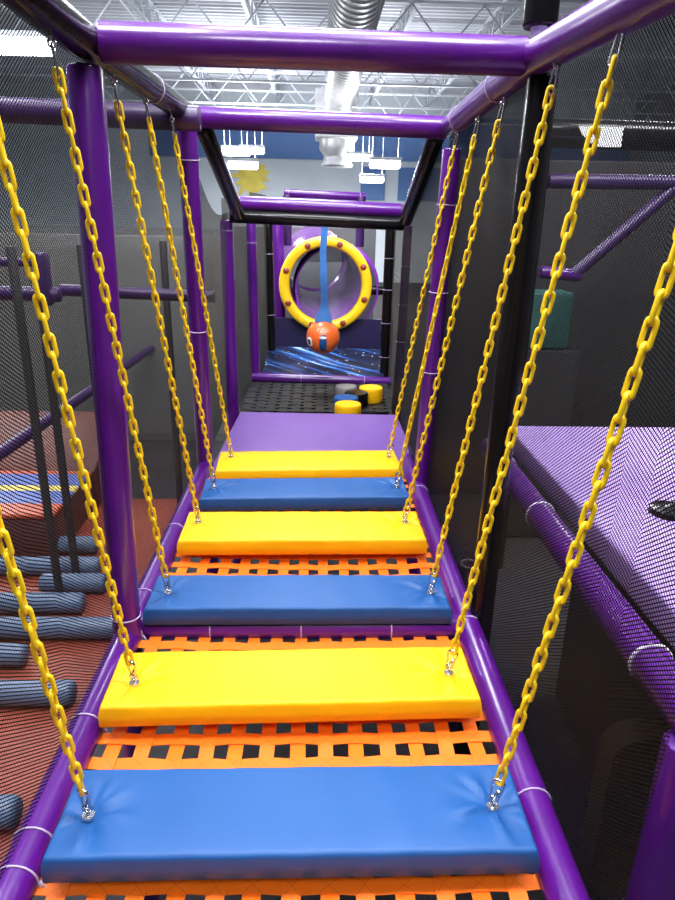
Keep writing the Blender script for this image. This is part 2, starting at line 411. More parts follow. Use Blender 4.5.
padded('padded_crossbeam', 'purple padded crossbeam below the ceiling view, third and lowest', 'padded beam', b3a, b3b, .052, PURPLE)
padded('padded_crossbeam', 'black padded crossbeam lying under the third purple one', 'padded beam', aY(230, 216, Y3-.03), aY(404, 224, Y3-.03), .047, BLACKV)
padded('padded_strut', 'black padded strut sloping down at left between second and third crossbeam', 'padded strut', aY(203, 126, Y2+.02), aY(238, 214, Y3-.12), .047, BLACKV)
padded('padded_strut', 'black padded strut sloping down at right between second and third crossbeam', 'padded strut', aY(437, 134, Y2+.02), aY(406, 220, Y3-.12), .047, BLACKV)

def post(label, top, bot, r, m, ties=()):
    top, bot = Vector(top), Vector(bot)
    if bot.z > .1:
        L0 = (top-bot).length; d = (bot-top).normalized(); b2 = bot+d*((bot.z-.015)/-d.z) if abs(d.x) < .02 else Vector((bot.x, bot.y, .015))
        L1 = (top-b2).length; ties = [1-(1-t)*L0/L1 for t in ties]; bot = b2
    return padded('padded_post', label, 'padded post', bot, top, r, m, ties)
pl1t = aX(85, 66, XLT-.01); pl1b = aX(127, 628, XL+.0)
post('purple padded post at left, nearest the camera', pl1t, pl1b, .05, PURPLE, (.03,))
pl2t = aX(187, 128, XLT); pl2b = aX(207, 488, XL)
post('purple padded post at left under the second crossbeam', pl2t, pl2b, .05, PURPLE, (.5, .93))
pr1t = tr[2]+Vector((.03, .0, -.05)); pr1b = Vector((XR+.035, tr[2].y-.08, ZB))
post('black padded post at right behind the fourth yellow chain', pr1t, pr1b, .046, BLACKV)
pr2t = aX(452, 148, XRT); pr2b = aX(416, 466, XR)
post('purple padded post at right under the second crossbeam', pr2t, pr2b, .045, PURPLE, (.35, .6, .85))
post('purple padded post at left under the third crossbeam', aY(226, 220, Y3), aY(233, 414, Y3), .047, PURPLE, (.95,))
post('slim purple padded post behind the third left post', aY(251, 222, Y4), aY(256, 384, Y4), .042, PURPLE, (.04, .88))
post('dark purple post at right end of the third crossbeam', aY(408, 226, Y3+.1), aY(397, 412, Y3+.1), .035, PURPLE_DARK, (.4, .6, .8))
post('black padded post right of the tube tunnel tied with white ties', aY(391, 226, Y4+.2), aY(384, 378, Y4+.2), .05, BLACKV, (.15, .38, .6, .8))
post('black padded post left of the tube tunnel', aY(268, 222, 7.0), aY(272, 372, 7.0), .045, BLACKV, (.4, .8))
post('wide purple padded post left behind the yellow ring', aY(277, 224, 7.7), aY(280, 340, 7.7), .07, PURPLE, ())
# stub rising above the first right joint
t = thing('frame_upright', 'white pole with black foam sleeve rising above the first crossbeam at right', 'upright pole', tr[2]+Vector((.03, .12, .05)))
q = tr[2]+Vector((.05, .16, .0)); bm = nb(); tube(bm, [q, q+Vector((.0, .0, .5))], .026, 16); obj('pole', bm, WHITEST, t)
bm = nb(); rod(bm, q+Vector((.0, 0, .115)), q+Vector((.0, 0, .62)), .055); obj('foam_sleeve', bm, BLACKV, t)

# bottom rails with ties
bl0, bl1 = aX(-60, 1010, XL), Vector((XL, Y2+.2, ZB)); bl0 = Vector((XL, .75, ZB))
br0, br1 = Vector((XR, .75, ZB)), Vector((XR, Y2+.3, ZB))
t = thing('padded_rail', 'purple padded bottom rail along the left edge of the orange webbing', 'padded rail', bl0)
bm = nb(); rod(bm, bl0, bl1, RR); obj('foam_sleeve', bm, PURPLE, t)
for py in (872, 835, 726, 640, 607, 545): 
    px = 20-(py-860)*.495; Y = aX(px, py, XL).y; zip_ties(t, bl0, bl1, RR, [(Y-.75)/(bl1.y-.75)], True)
t = thing('padded_rail', 'purple padded bottom rail along the right edge of the orange webbing', 'padded rail', br0)
bm = nb(); rod(bm, br0, br1, RR); obj('foam_sleeve', bm, PURPLE, t)
for py in (805, 632, 500): 
    px = 552+(py-860)*.37; Y = aX(px, py, XR).y; zip_ties(t, br0, br1, RR, [(Y-.75)/(br1.y-.75)], False)
padded('padded_crossbeam', 'purple padded beam across the floor under the middle blue step', 'padded beam', (XL+.03, Y1-.01, ZN+.012), (XR-.03, Y1-.01, ZN+.012), .05, PURPLE, (.22, .5, .78), None, False)
padded('padded_crossbeam', 'purple padded beam across the floor in front of the streaked mat', 'padded beam', aY(252, 377, Y4-.02), aY(392, 382, Y4-.02), .045, PURPLE, (.35, .8))

# ------------------------------------------------------------------ woven webbing floors
def webbing(name, label, x0, x1, y0, y1, z, pitch, w, m, sag=.0, wrap=True):
    t = thing(name, label, 'webbing net', ((x0+x1)/2, (y0+y1)/2, z))
    nx = int(round((x1-x0)/pitch)); ny = int(round((y1-y0)/pitch)); px = (x1-x0)/nx; py = (y1-y0)/ny; th = .0022
    def zz(x, y): return z - sag*(1-((2*(x-x0)/(x1-x0)-1)**2))
    def ribbon(path, wd, uvs):
        bm = nb(); uvl = bm.loops.layers.uv.new('UVMap'); R = []
        for p, s in path:
            R.append([bm.verts.new(p+s*wd/2*a+Vector((0, 0, b))) for a, b in ((-1, th/2), (1, th/2), (1, -th/2), (-1, -th/2))])
        V = (-.5, .5, .5, -.5)
        for i in range(len(R)-1):
            for k in range(4):
                f = bm.faces.new((R[i][k], R[i][(k+1) % 4], R[i+1][(k+1) % 4], R[i+1][k]))
                for lp, (ii, kk) in zip(f.loops, ((i, k), (i, (k+1) % 4), (i+1, (k+1) % 4), (i+1, k))): lp[uvl].uv = (uvs[ii], V[kk])
        bm.faces.new(R[0][::-1]); bm.faces.new(R[-1]); bmesh.ops.recalc_face_normals(bm, faces=bm.faces)
        return bm
    amp = .0028; sub = 4
    for j in range(ny):
        yc = y0+py*(j+.5)+random.uniform(-.003, .003); path = []; uvs = []
        if wrap: path.append((Vector((x0-.045, yc, z-.0)), Vector((0, 1, 0)))); uvs.append(-.9)
        for i in range(nx*sub+1):
            u = i/sub; x = x0+px*u
            path.append((Vector((x, yc+.004*math.sin(x*5+j), zz(x, yc)+amp*math.cos(PI*(u-.5+j)))), Vector((0, 1, 0)))); uvs.append(u-.5)
        if wrap: path.append((Vector((x1+.045, yc, z)), Vector((0, 1, 0)))); uvs.append(nx+.4)
        obj('cross_strap', ribbon(path, w*random.uniform(.96, 1.04), uvs), m, t)
    for i in range(nx):
        xc = x0+px*(i+.5)+random.uniform(-.003, .003); path = []; uvs = []
        for j in range(ny*sub+1):
            u = j/sub; y = y0+py*u
            path.append((Vector((xc+.003*math.sin(y*6+i*2), y, zz(xc, y)-amp*math.cos(PI*(u-.5+i)))), Vector((1, 0, 0)))); uvs.append(u-.5)
        obj('long_strap', ribbon(path, w*random.uniform(.96, 1.04), uvs), m, t)
    return t
webbing('webbing_floor', 'orange woven strap floor under the three nearest steps', XL+.055, XR-.055, .80, Y1-.055, ZN, .0925, .044, WEBO, .012)
webbing('webbing_floor', 'orange woven strap floor beyond the floor beam under the farther steps', XL+.055, XR-.055, Y1+.045, Y2+.02, ZN+.01, .0925, .044, WEBO, .01)

# ------------------------------------------------------------------ hanging steps
def step_mesh(L, W, T, eyes, seed):
    """upholstered slab centred on the origin, top at z=0; eyes = dimple points (x,y)"""
    rnd = random.Random(seed); bm = nb(); nx, ny = 110, 26
    ph = [rnd.uniform(0, 6.28) for _ in range(12)]
    def cuts(half, n):                  # lines across: packed into the rounded rim, even between
        e = [0, .0012, .003, .0055, .009, .013, .02]
        m = [.02+(2*half-.04)*k/n for k in range(1, n)]
        return [-half+q for q in e] + [-half+q for q in m] + [half-q for q in reversed(e)]
    XS, YS = cuts(L/2, 100), cuts(W/2, 24); nx, ny = len(XS)-1, len(YS)-1
    rb = .012
    top = []; 
    def topz(x, y):
        dx = L/2-abs(x); dy = W/2-abs(y)
        z = 0
        for d in (dx, dy):
            if d < rb: z -= rb-math.sqrt(max(0, rb*rb-(rb-d)**2))
        z += .005*(1-(2*x/L)**6)*(1-(2*y/W)**4)-.003
        for (ex, ey) in eyes:
            vx, vy = x-ex, y-ey; d = math.hypot(vx, vy); th = math.atan2(vy, vx)
            z -= .016*math.exp(-(d/.022)**2) + .007*math.exp(-(d/.06)**2)
            wr = math.sin(5*th+ph[0])+.8*math.sin(9*th+ph[1])+.5*math.sin(14*th+ph[2])
            z += .0046*wr*math.exp(-((d-.055)/.05)**2)*min(1, max(0, dy-.006)/.03)*min(1, dx/.02)
        z += .0008*math.sin(11*x+ph[3])*math.sin(17*y+ph[4]) + .0007*math.sin(37*x+ph[5]+9*y)
        return max(z, -T*.6)
    G = [[bm.verts.new((x, y, topz(x, y))) for y in YS] for x in XS]
    for i in range(nx):
        for j in range(ny): bm.faces.new((G[i][j], G[i+1][j], G[i+1][j+1], G[i][j+1]))
    loop = [G[i][0] for i in range(nx)]+[G[nx][j] for j in range(ny)]+[G[i][ny] for i in range(nx, 0, -1)]+[G[0][j] for j in range(ny, 0, -1)]
    prev = loop
    for k, (zz, o) in enumerate(((-.020, .0008), (-T*.5, .003), (-T+.008, .002), (-T, -.006))):
        new = []
        for v in loop:
            d = Vector((0, 0, 0))
            if abs(abs(v.co.x)-L/2) < 1e-4: d.x = math.copysign(1, v.co.x)
            if abs(abs(v.co.y)-W/2) < 1e-4: d.y = math.copysign(1, v.co.y)
            new.append(bm.verts.new((v.co.x+d.x*o, v.co.y+d.y*o + (.0004*math.sin(9*v.co.x+ph[6+k]) if d.y else 0), zz)))
        for i in range(len(loop)): bm.faces.new((prev[i], new[i], new[(i+1) % len(loop)], prev[(i+1) % len(loop)]))
        prev = new
    bm.faces.new(prev); bmesh.ops.recalc_face_normals(bm, faces=bm.faces)
    return bm

def loop_ring(c, d, L, w, r, side, n=10, wn=None):
    """pear/oblong closed ring: length L along d, width w along side (wn at the narrow end)"""
    c, d, side = Vector(c), Vector(d).normalized(), Vector(side).normalized()
    wn = w if wn is None else wn; pts = []
    for k in range(n): a = PI*k/(n-1); pts.append(c+d*(L/2-w/2+math.sin(a)*w/2)+side*math.cos(a)*w/2)
    for k in range(n): a = PI*k/(n-1); pts.append(c-d*(L/2-wn/2+math.sin(a)*wn/2)-side*math.cos(a)*wn/2)
    bm = nb(); tube(bm, pts, r, 8, True); return bm

LINK_P, LINK_R, LINK_W, LINK_L = .0455, .0053, .0275, .066
bm = nb(); pts = []; nn = 7; hw = LINK_W/2-LINK_R; hl = LINK_L/2-LINK_R
for s in (1, -1):
    for k in range(nn): a = PI*k/(nn-1); pts.append((s*math.cos(a)*hw, 0, s*(hl-hw+math.sin(a)*hw)))
tube(bm, pts, LINK_R, 8, True)
for f in bm.faces: f.smooth = True
LINKM = bpy.data.meshes.new('chain_link'); bm.to_mesh(LINKM); bm.free(); LINKM.materials.append(CHAINY)

def chain(label, top, bot, seed, hook=True):
    """carabiner from rail eye at top, links down, carabiner onto the step eye at bot"""
    rnd = random.Random(seed); top, bot = Vector(top), Vector(bot); d = (bot-top); L = d.length; d.normalize()
    t = thing('hanging_chain', label, 'chain', bot, 'yellow plastic chains')
    cl = .066
    side = d.cross(Vector((0, 1, 0))).normalized(); fr = d.cross(side).normalized()
    mid_side = (side*.45+fr).normalized()
    obj('carabiner', loop_ring(top+d*(cl/2), d, cl+.006, .024, .0035, mid_side, wn=.016), STEEL, t)
    bm = loop_ring(bot-d*(cl/2-.004), -d, cl+.008, .03, .0038, (side*.9+fr*.4), wn=.017)
    tube(bm, [bot-d*.006, bot-d*.03+side*.009], .0058, 8); obj('carabiner', bm, STEEL, t)
    a = top+d*(cl-.012); b = bot-d*(cl-.008); n = max(3, int(round((b-a).length/LINK_P))); p = (b-a).length/n
    tw = rnd.uniform(0, PI); dt = rnd.uniform(-.015, .015)
    sag = Vector((0, 0, 0))
    for i in range(n):
        o = bpy.data.objects.new('chain_link', LINKM)
        c = a+(b-a)*((i+.5)/n)
        ang = tw+i*(PI/2)+i*dt+rnd.uniform(-.16, .16)
        z = -d; x = (side*math.cos(ang)+fr*math.sin(ang)); y = z.cross(x)
        Mx = Matrix((x, y, z)).transposed().to_4x4()
        Mx = Mx @ Matrix.Diagonal((1, 1, p/LINK_P, 1)); Mx.translation = c - t.location
        COL.objects.link(o); o.parent = t; o.matrix_local = Mx
    return t

TS = .08
# pixel rows of the step tops and the places of their eyes and chain tops
STEPS = [('blue', 'nearest', (40, 859, 540, 850), (88, 812), (493, 803), (-224, -183), (772, -38), BLUE, 90),
         ('yellow', 'nearest', (98, 707, 482, 698), (134, 680), (449, 670), (-45, -36), (622, 30), YELLOW, 55),
         ('blue', 'middle', (143, 608, 452, 607), (168, 590), (431, 590), (52, 45), (557, 66), BLUE, 34),
         ('yellow', 'middle', (177, 540, 427, 539), (198, 520), (405, 520), (114, 84), (503, 105), YELLOW, 29),
         ('blue', 'farthest', (199, 498, 411, 496), (214, 486), (397, 485), (146, 103), (478, 122), BLUE, 20),
         ('yellow', 'farthest', (215, 470, 403, 468), (231, 455), (389, 455), (172, 121), (457, 135), YELLOW, 19)]
def top_on(pts, Y):
    for i in range(len(pts)-1):
        if pts[i].y <= Y <= pts[i+1].y or i == len(pts)-2:
            f = (Y-pts[i].y)/(pts[i+1].y-pts[i].y); return pts[i].lerp(pts[i+1], f)
for k, (cname, rank, (ax, ay, bx, by), el, er, tpl, tpr, m, dpx) in enumerate(STEPS):
    A, B = aZ(ax, ay, ZS), aZ(bx, by, ZS)
    cb = aZ((ax+bx)/2, (ay+by)/2-dpx, ZS); W = min(.33, max(.22, cb.y-(A.y+B.y)/2))
    d = (B-A); L = d.length; d.normalize(); nrm = Vector((-d.y, d.x, 0))
    c = (A+B)/2+nrm*W/2; ang = math.atan2(d.y, d.x)
    inv = Matrix.Translation(c) @ Matrix.Rotation(ang, 4, 'Z')
    EL, ER = aZ(*el, ZS), aZ(*er, ZS); loc = [inv.inverted() @ EL, inv.inverted() @ ER]
    loc = [Vector((p.x, max(-W*.22, min(W*.25, p.y)), 0)) for p in loc]
    bm = step_mesh(L, W, TS, [(p.x, p.y) for p in loc], 10+k); bm.transform(inv)
    t = thing('hanging_step', '%s %s padded step of the chain bridge' % (rank, cname), 'hanging step', c-Vector((0, 0, TS)), 'padded steps of the chain bridge')
    obj('pad', bm, m, t, True, 60)
    for p, sd in zip(loc, 'LR'):
        w = inv @ p; bm = nb()
        lathe(bm, [(.001, .0035), (.015, .0035), (.016, 0), (.016, -.004), (.001, -.004)], 20, 'Z', w+Vector((0, 0, -.011)))
        tube(bm, [w+Vector((0, 0, -.02)), w+Vector((0, 0, .004))], .0055, 10)
        n = 14; tube(bm, [w+Vector((.0105*math.cos(2*PI*q/n), 0, .012+.0105*math.sin(2*PI*q/n))) for q in range(n)], .0042, 8, True)
        obj('eyebolt', bm, STEEL, t)
        rail = tl if sd == 'L' else tr
        rp = top_on(rail, w.y); px = tpl if sd == 'L' else tpr
        top = aX(*px, XLT+.005 if sd == 'L' else XRT-.005); rp = top_on(rail, top.y)
        chain('yellow plastic chain at the %s end of the %s %s step' % ('left' if sd == 'L' else 'right', rank, cname), top, w+Vector((0, 0, .014)), 50+2*k+(sd == 'R'))
        bm = nb(); n = 12; u = top+Vector((0, 0, .004)); tube(bm, [u+Vector((.009*math.cos(2*PI*q/n), 0, .009*math.sin(2*PI*q/n))) for q in range(n)], .003, 6, True)
        tube(bm, [u+Vector((0, 0, .008)), Vector((rp.x, u.y, max(u.z+.012, rp.z-RR+.006)))], .004, 8)
        tag(obj('rail_eye', bm, STEEL), 'small steel eye under the top rail above the %s %s step, %s end' % (rank, cname, 'left' if sd == 'L' else 'right'), 'eye hook', 'steel eyes under the top rails')

# ------------------------------------------------------------------ nets along the bridge
def wall_grid(fn_top, xb, zb, ys, nz, belly=0., xt=None):
    G = []
    for i in range(nz+1):
        f = i/nz; row = []
        for Y in ys:
            x0, z0 = fn_top(Y); x = x0+(xb-x0)*f; z = z0+(zb-z0)*f
            row.append(Vector((x+belly*math.sin(PI*f)*(1+.4*math.sin(Y*2.1)), Y, z)))
        G.append(row)
    return G
def lin(a, b, n): return [a+(b-a)*i/n for i in range(n+1)]
def ftl(Y): p = top_on(tl, Y); return (p.x+.012-.03, p.z-.03)
def ftr(Y): p = top_on(tr, Y); return (p.x+.035, p.z-.03)
g = wall_grid(ftl, XL-.015, ZB+.035, lin(.95, Y1+.02, 10), 14, -.012)
net('safety_net', 'black mesh net along the left side of the nearest steps', g, NET)
g = wall_grid(ftl, XL-.02, ZB+.03, lin(Y1+.02, Y2, 10), 14, -.01)
net('safety_net', 'black mesh net along the left side beyond the first purple post', g, NET)
g = wall_grid(ftr, XR+.045, ZB-.03, lin(.95, tr[2].y-.05, 10), 14, .012)
net('safety_net', 'black mesh net along the right side of the nearest steps', g, NET)
g = wall_grid(ftr, XR+.045, ZB-.03, lin(tr[2].y-.05, Y2+.05, 10), 14, .01)
net('safety_net', 'dark mesh net along the right side beyond the black post', g, NETD)
# sloping bay between second and third crossbeam
def fsl(Y):
    f = (Y-Y2)/(Y3-Y2); z = zt(Y2)-.12+(b3a.z-.06-zt(Y2)+.12)*f - .18*math.sin(PI*f)*(1-f*.3)
    return (XLT, z)
def fsr(Y):
    f = (Y-Y2)/(Y3-Y2); return (XRT+.0, zt(Y2)-.06+(b3b.z-zt(Y2)+.02)*f)
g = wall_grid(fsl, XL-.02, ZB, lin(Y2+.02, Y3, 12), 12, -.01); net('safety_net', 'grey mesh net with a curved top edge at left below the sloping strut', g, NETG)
g = wall_grid(fsr, XR+.02, ZB, lin(Y2+.05, Y3+.1, 12), 12, .01); net('safety_net', 'black mesh net at right below the sloping strut', g, NETD)
xa = aY(229, 300, Y3).x; xb = aY(252, 300, Y4).x
g = wall_grid(lambda Y: (xa-.01+(xb-xa)*(Y-Y3)/(Y4-Y3), ZC+.12), 0, ZB-.05, lin(Y3, Y4, 6), 8); 
for row in g:
    for i, p in enumerate(row): p.x = xa-.03+(xb-xa)*i/(len(row)-1)
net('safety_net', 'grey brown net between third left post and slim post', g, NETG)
xc = aY(268, 300, 7.0).x
g = [[Vector((xb+(xc-xb)*i/6, Y4+(7.0-Y4)*i/6, z)) for i in range(7)] for z in lin(ZC+.2, ZB-.05, 8)]
net('safety_net', 'grey brown net between slim post and tube tunnel', g, NETG)
xa = aY(402, 300, Y3+.1).x; xb = aY(388, 300, Y4+.2).x
g = [[Vector((xa+.03+(xb-xa)*i/6, Y3+.1+(Y4+.1-Y3)*i/6, z)) for i in range(7)] for z in lin(ZC+.12, ZB-.05, 8)]
net('safety_net', 'grey brown net right of the streaked mat', g, NETG)

# ------------------------------------------------------------------ lilac landing pad, pods, streaked mat
ZP, ZQ = ZC-1.505, ZC-1.36
fl, fr_, kl, kr = aZ(201, 484, ZP), aZ(425, 478, ZP), aZ(240, 411, ZQ), aZ(397, 414, ZQ)
dn = Vector((0, 0, -.11)); bm = nb()
hexa(bm, [fl+dn, fr_+dn, kr+dn, kl+dn, fl, fr_, kr, kl], .02, 4)
tag(obj('landing_pad', bm, PURPLE_PAD), 'lilac purple landing pad at the far end of the chain steps', 'padded landing')
ZK = ZC-1.48
ka, kb = aZ(243, 411, ZK), aZ(395, 384, ZK)
webbing('webbing_floor', 'black woven strap floor behind the lilac pad', ka.x-.03, aZ(397, 411, ZK).x+.02, ka.y+.02, Y4-.06, ZK, .10, .065, WEBK, .01, False)
def pod(px, py, wpx, m, label, hgt, Y=None):
    c = aZ(px, py, ZK+hgt); dist = (c-CAM).dot(FW); r = wpx/2*dist/F
    bm = nb(); h = hgt
    prof = [(.001, -h), (r*.97, -h), (r, -h+.01), (r, -.02), (r*.985, -.008), (r*.94, 0), (r*.6, .003), (.001, .004)]
    lathe(bm, prof, 36, 'Z', c); 
    return tag(obj('foam_pod', bm, m), label, 'foam pod', 'round foam pods')
pod(348, 403.5, 27, YELLOW, 'yellow foam pod nearest the lilac pad', .12)
pod(346, 397, 25, BLUE, 'blue foam pod right behind the nearest yellow pod', .12)
pod(356.5, 392, 24, BLACKV, 'black foam pod between blue and far yellow pods', .11)
pod(346, 386, 22, GREY, 'grey foam pod at the back of the pods', .10)
pod(371, 387, 24, YELLOW, 'yellow foam pod farthest right against the floor beam', .12)

a, b, c, d = aY(262, 376, Y4+.06), aY(384, 377, Y4+.06), aY(382, 349, 7.12), aY(268, 346, 7.12)
dn = Vector((0, 0, -.10)); bm = nb(); hexa(bm, [a+dn, b+dn, c+dn, d+dn, a, b, c, d], .012)
tag(obj('landing_mat', bm, STREAK), 'dark mat printed with blue light streaks below the tube tunnel', 'printed mat')
# navy panel below the tunnel and dark backs around it
# tunnel
YT = 7.3; tc_ = aY(325.5, 285, YT); k = (tc_-CAM).dot(FW)/F; ro, ri = 46.5*k, 36.0*k
t = thing('tube_tunnel', 'round crawl tube with yellow flange ring and purple tube behind', 'crawl tunnel', tc_-Vector((0, 0, ro)))
bm = nb(); lathe(bm, [(ri, 0), (ri+.012, -.035), (ri+.03, -.05), (ro-.03, -.05), (ro-.006, -.035), (ro, -.005), (ro, .05), (ri, .05)], 56, 'Y', tc_, True)
fl_ = obj('flange_ring', bm, TUNY, t, True, 50)
for q in range(8):
    a = PI*(.5+q)/4+.06; rm = (ro+ri)/2; p = tc_+Vector((math.cos(a)*rm, -.05, math.sin(a)*rm)); bm = nb()
    lathe(bm, [(.001, -.016), (.014, -.016), (.02, -.011), (.035, -.006), (.037, 0), (.001, 0)], 6, 'Y', p); obj('bolt', bm, BOLT, fl_, False)
a, b = aY(270, 318, 7.36), aY(392, 352, 7.36); bm = nb(); rn = ri+.065; zc = a.z-tc_.z; al = math.acos(max(-1, min(1, zc/-rn))) if zc < 0 else PI/2
pts = [(a.x, .02), (a.x, a.z)] + [(tc_.x+math.sin(-al+2*al*q/24)*rn, tc_.z-math.cos(-al+2*al*q/24)*rn) for q in range(25)] + [(b.x, a.z), (b.x, .02)]
fv = [bm.verts.new((x, 7.36, z)) for x, z in pts]; r = bmesh.ops.extrude_face_region(bm, geom=[bm.faces.new(fv)])
for v in r['geom']:
    if isinstance(v, bmesh.types.BMVert): v.co.y += .05
bmesh.ops.triangulate(bm, faces=[f for f in bm.faces if len(f.verts) > 4]); bmesh.ops.recalc_face_normals(bm, faces=bm.faces)
tag(obj('crash_pad', bm, NAVY, None, False), 'navy padded panel below the yellow tunnel ring', 'crash pad')
bm = nb(); rings = []
n = 48; secs = [(0, ri*1.0, 0.0), (.45, ri*.985, .2), (.9, ri*.97, .55), (.95, ri*.93, .55), (1.3, ri*.95, .9), (1.6, ri*.95, 1.0)]
def ringv(y, r, f): 
    cc = tc_+Vector((-.14*f, y+.03, .17*f)); return [bm.verts.new(cc+Vector((math.cos(2*PI*q/n)*r, 0, math.sin(2*PI*q/n)*r))) for q in range(n)]
inner = [ringv(y, r, f) for y, r, f in secs]
outer = [ringv(y, r+.05, f) for y, r, f in secs]
for rs_, fl2 in ((inner, 1), (outer, 0)):
    for i in range(len(rs_)-1):
        for q in range(n):
            v = (rs_[i][q], rs_[i][(q+1) % n], rs_[i+1][(q+1) % n], rs_[i+1][q]); bm.faces.new(v[::-1] if fl2 else v)
for q in range(n):
    bm.faces.new((inner[-1][q], inner[-1][(q+1) % n], outer[-1][(q+1) % n], outer[-1][q]))
obj('tunnel_tube', bm, TUNP, t, True, 60)
bm = nb(); ce = tc_+Vector((-.2, 2.6, .2)); box(bm, (ce.x-1.1, ce.y, .02), (ce.x+.95, ce.y+.08, ce.z+.35), .02); tag(obj('padded_wall', bm, SLATE), 'grey partition seen through the far end of the crawl tube', 'partition')
bm = nb(); cf = tc_+Vector((.13, .25, -.07)); r1 = ro*.93; lathe(bm, [(ri+.06, 0), (r1, 0), (r1, .30), (r1+.035, .31), (r1+.035, .37), (r1, .38), (r1, .75), (ri+.06, .75)], 48, 'Y', cf, True)
obj('outer_shell', bm, TUNP, t, True, 50)
# purple tube on top of the tunnel frame
yt = 7.9
padded('padded_crossbeam', 'short purple tube seen above the third crossbeam', 'padded beam', aY(284, 193, yt), aY(366, 197, yt), .045, PURPLE, (.06, .93))
for px, l in ((287, 'left'), (361, 'right')):
    q = aY(px, 195, yt); padded('padded_post', 'dark purple upright under the %s end of the short purple tube above the tunnel' % l, 'padded post', (q.x, yt, tc_.z+.38), (q.x, yt, q.z), .05, PURPLE_DARK)
padded('padded_crossbeam', 'black padded tube crossing right behind the tunnel ring', 'padded beam', aY(368, 290, 7.6), aY(392, 291, 7.6), .05, BLACKV)
bm_g = [[aY(x, y, 8.6) for x in (280, 300, 320, 340, 360)] for y in (222, 240, 262)]
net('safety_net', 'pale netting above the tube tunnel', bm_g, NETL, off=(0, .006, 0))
# hanger beam for the ball, behind the third crossbeam
YB = 5.75
pb = aY(323, 337, YB); kb_ = (pb-CAM).dot(FW)/F; rb_ = 16.8*kb_
padded('padded_crossbeam', 'black padded crossbeam hidden behind the third one, holding the ball strap', 'padded beam', (aY(234, 217, YB).x, YB, aY(325, 217, YB).z), (aY(404, 217, YB).x, YB, aY(325, 217, YB).z), .04, BLACKV)
t = thing('hanging_ball', 'orange ball with blue panels hanging on a blue strap before the tunnel', 'hanging ball', pb-Vector((0, 0, rb_)))
bm = nb(); bmesh.ops.create_uvsphere(bm, u_segments=40, v_segments=24, radius=rb_); bmesh.ops.translate(bm, verts=bm.verts, vec=pb); ball = obj('ball', bm, ORANGE, t)
def cap_patch(az, el, w, h, m, name, lift=.004, n=20, inner=0):
    """rounded patch hugging the ball at azimuth/elevation"""
    bm = nb(); base = Matrix.Rotation(az, 4, 'Z') @ Matrix.Rotation(el, 4, 'X')
    def P(u, v, l):
        q = Vector((math.sin(u), -math.cos(u)*math.cos(v), math.cos(u)*math.sin(v))); return pb + (base.to_3x3() @ q)*(rb_+l)
    rim = []
    for i in range(n):
        a = 2*PI*i/n; e = 2.0/3.0
        cu = math.copysign(abs(math.cos(a))**e, math.cos(a)); su = math.copysign(abs(math.sin(a))**e, math.sin(a)); rim.append((cu*w, su*h))
    levels = [(1.0, 0), (.97, lift), (.6, lift+.001), (.3, lift+.0015)] if not inner else [(1.0, 0), (.95, lift), (inner*1.05, lift), (inner, 0)]
    R = [[bm.verts.new(P(u*s, v*s, l)) for u, v in rim] for s, l in levels]
    for i in range(len(R)-1):
        for q in range(n): bm.faces.new((R[i][q], R[i][(q+1) % n], R[i+1][(q+1) % n], R[i+1][q]))
    if not inner: bm.faces.new(R[-1])
    bmesh.ops.recalc_face_normals(bm, faces=bm.faces); return obj(name, bm, m, ball)
cap_patch(-.0, .22, .22, .52, BLUE, 'panel'); cap_patch(1.55, .2, .22, .52, BLUE, 'panel'); cap_patch(3.1, .2, .22, .52, BLUE, 'panel')
cap_patch(-.95, .2,   .13, .16, SEAT, 'dark_spot'); cap_patch(-.95, .2, .22, .27, SIGNW, 'white_ring', .005, 24, .6)
cap_patch(.0, -.12, .2, .07, SIGNW, 'white_tab', .009)
bm = nb(); zt_ = aY(325, 217, YB).z
sp = [(0, .075), (.03, .070), (.09, .045), (.16, .03), (.22, .028), (.35, .03), (.6, .027), (zt_-pb.z-rb_*.9, .028)]
R = []
for h, w in sp:
    tw = .25*math.sin(h*7); cc = pb+Vector((.008*math.sin(h*9), 0, rb_*.9+h)); dp = w*.55 if h < .1 else .007
    R.append([bm.verts.new(cc+Vector((math.cos(tw)*sx*w-math.sin(tw)*sy*dp, math.sin(tw)*sx*w+math.cos(tw)*sy*dp, 0))) for sx, sy in ((-1, -1), (0, -1.15), (1, -1), (1, 1), (0, 1.15), (-1, 1))])
for i in range(len(R)-1):
    for q in range(6): bm.faces.new((R[i][q], R[i][(q+1) % 6], R[i+1][(q+1) % 6], R[i+1][q]))
bm.faces.new(R[0]); bm.faces.new(R[-1]); bmesh.ops.recalc_face_normals(bm, faces=bm.faces); obj('strap', bm, STRAPB, t, True, 70)

# ------------------------------------------------------------------ right neighbour deck
ZT = ZC-1.06
ta, tb = aZ(489, 447, ZT), aZ(662, 678, ZT); dd = (tb-ta).normalized(); tb2 = ta+dd*((tb-ta).length+.45)
t = padded('padded_rail', 'purple padded edge rail of the right neighbouring deck', 'padded rail', ta, tb2, .052, PURPLE, [0.001+((aZ(*q, ZT)-ta).length/(tb2-ta).length) for q in ((503, 466), (540, 515), (650, 662))], None, False, TIEW, .0048)
zpad = ZT+.02
a, b = aZ(506, 425, zpad), aZ(760, 431, zpad)
e0 = Vector((ta.x+.17, a.y, zpad)); x1 = e0.x+2.2
dn = Vector((0, 0, -.12)); bm = nb(); yn = 1.0
c8 = [Vector((e0.x, yn, zpad)), Vector((x1, yn, zpad)), Vector((x1, e0.y, zpad)), Vector((e0.x, e0.y, zpad))]
hexa(bm, [p+dn for p in c8]+c8, .02, 4)
tag(obj('deck_pad', bm, DECKP), 'wide lilac deck pad seen through the right net', 'padded deck')
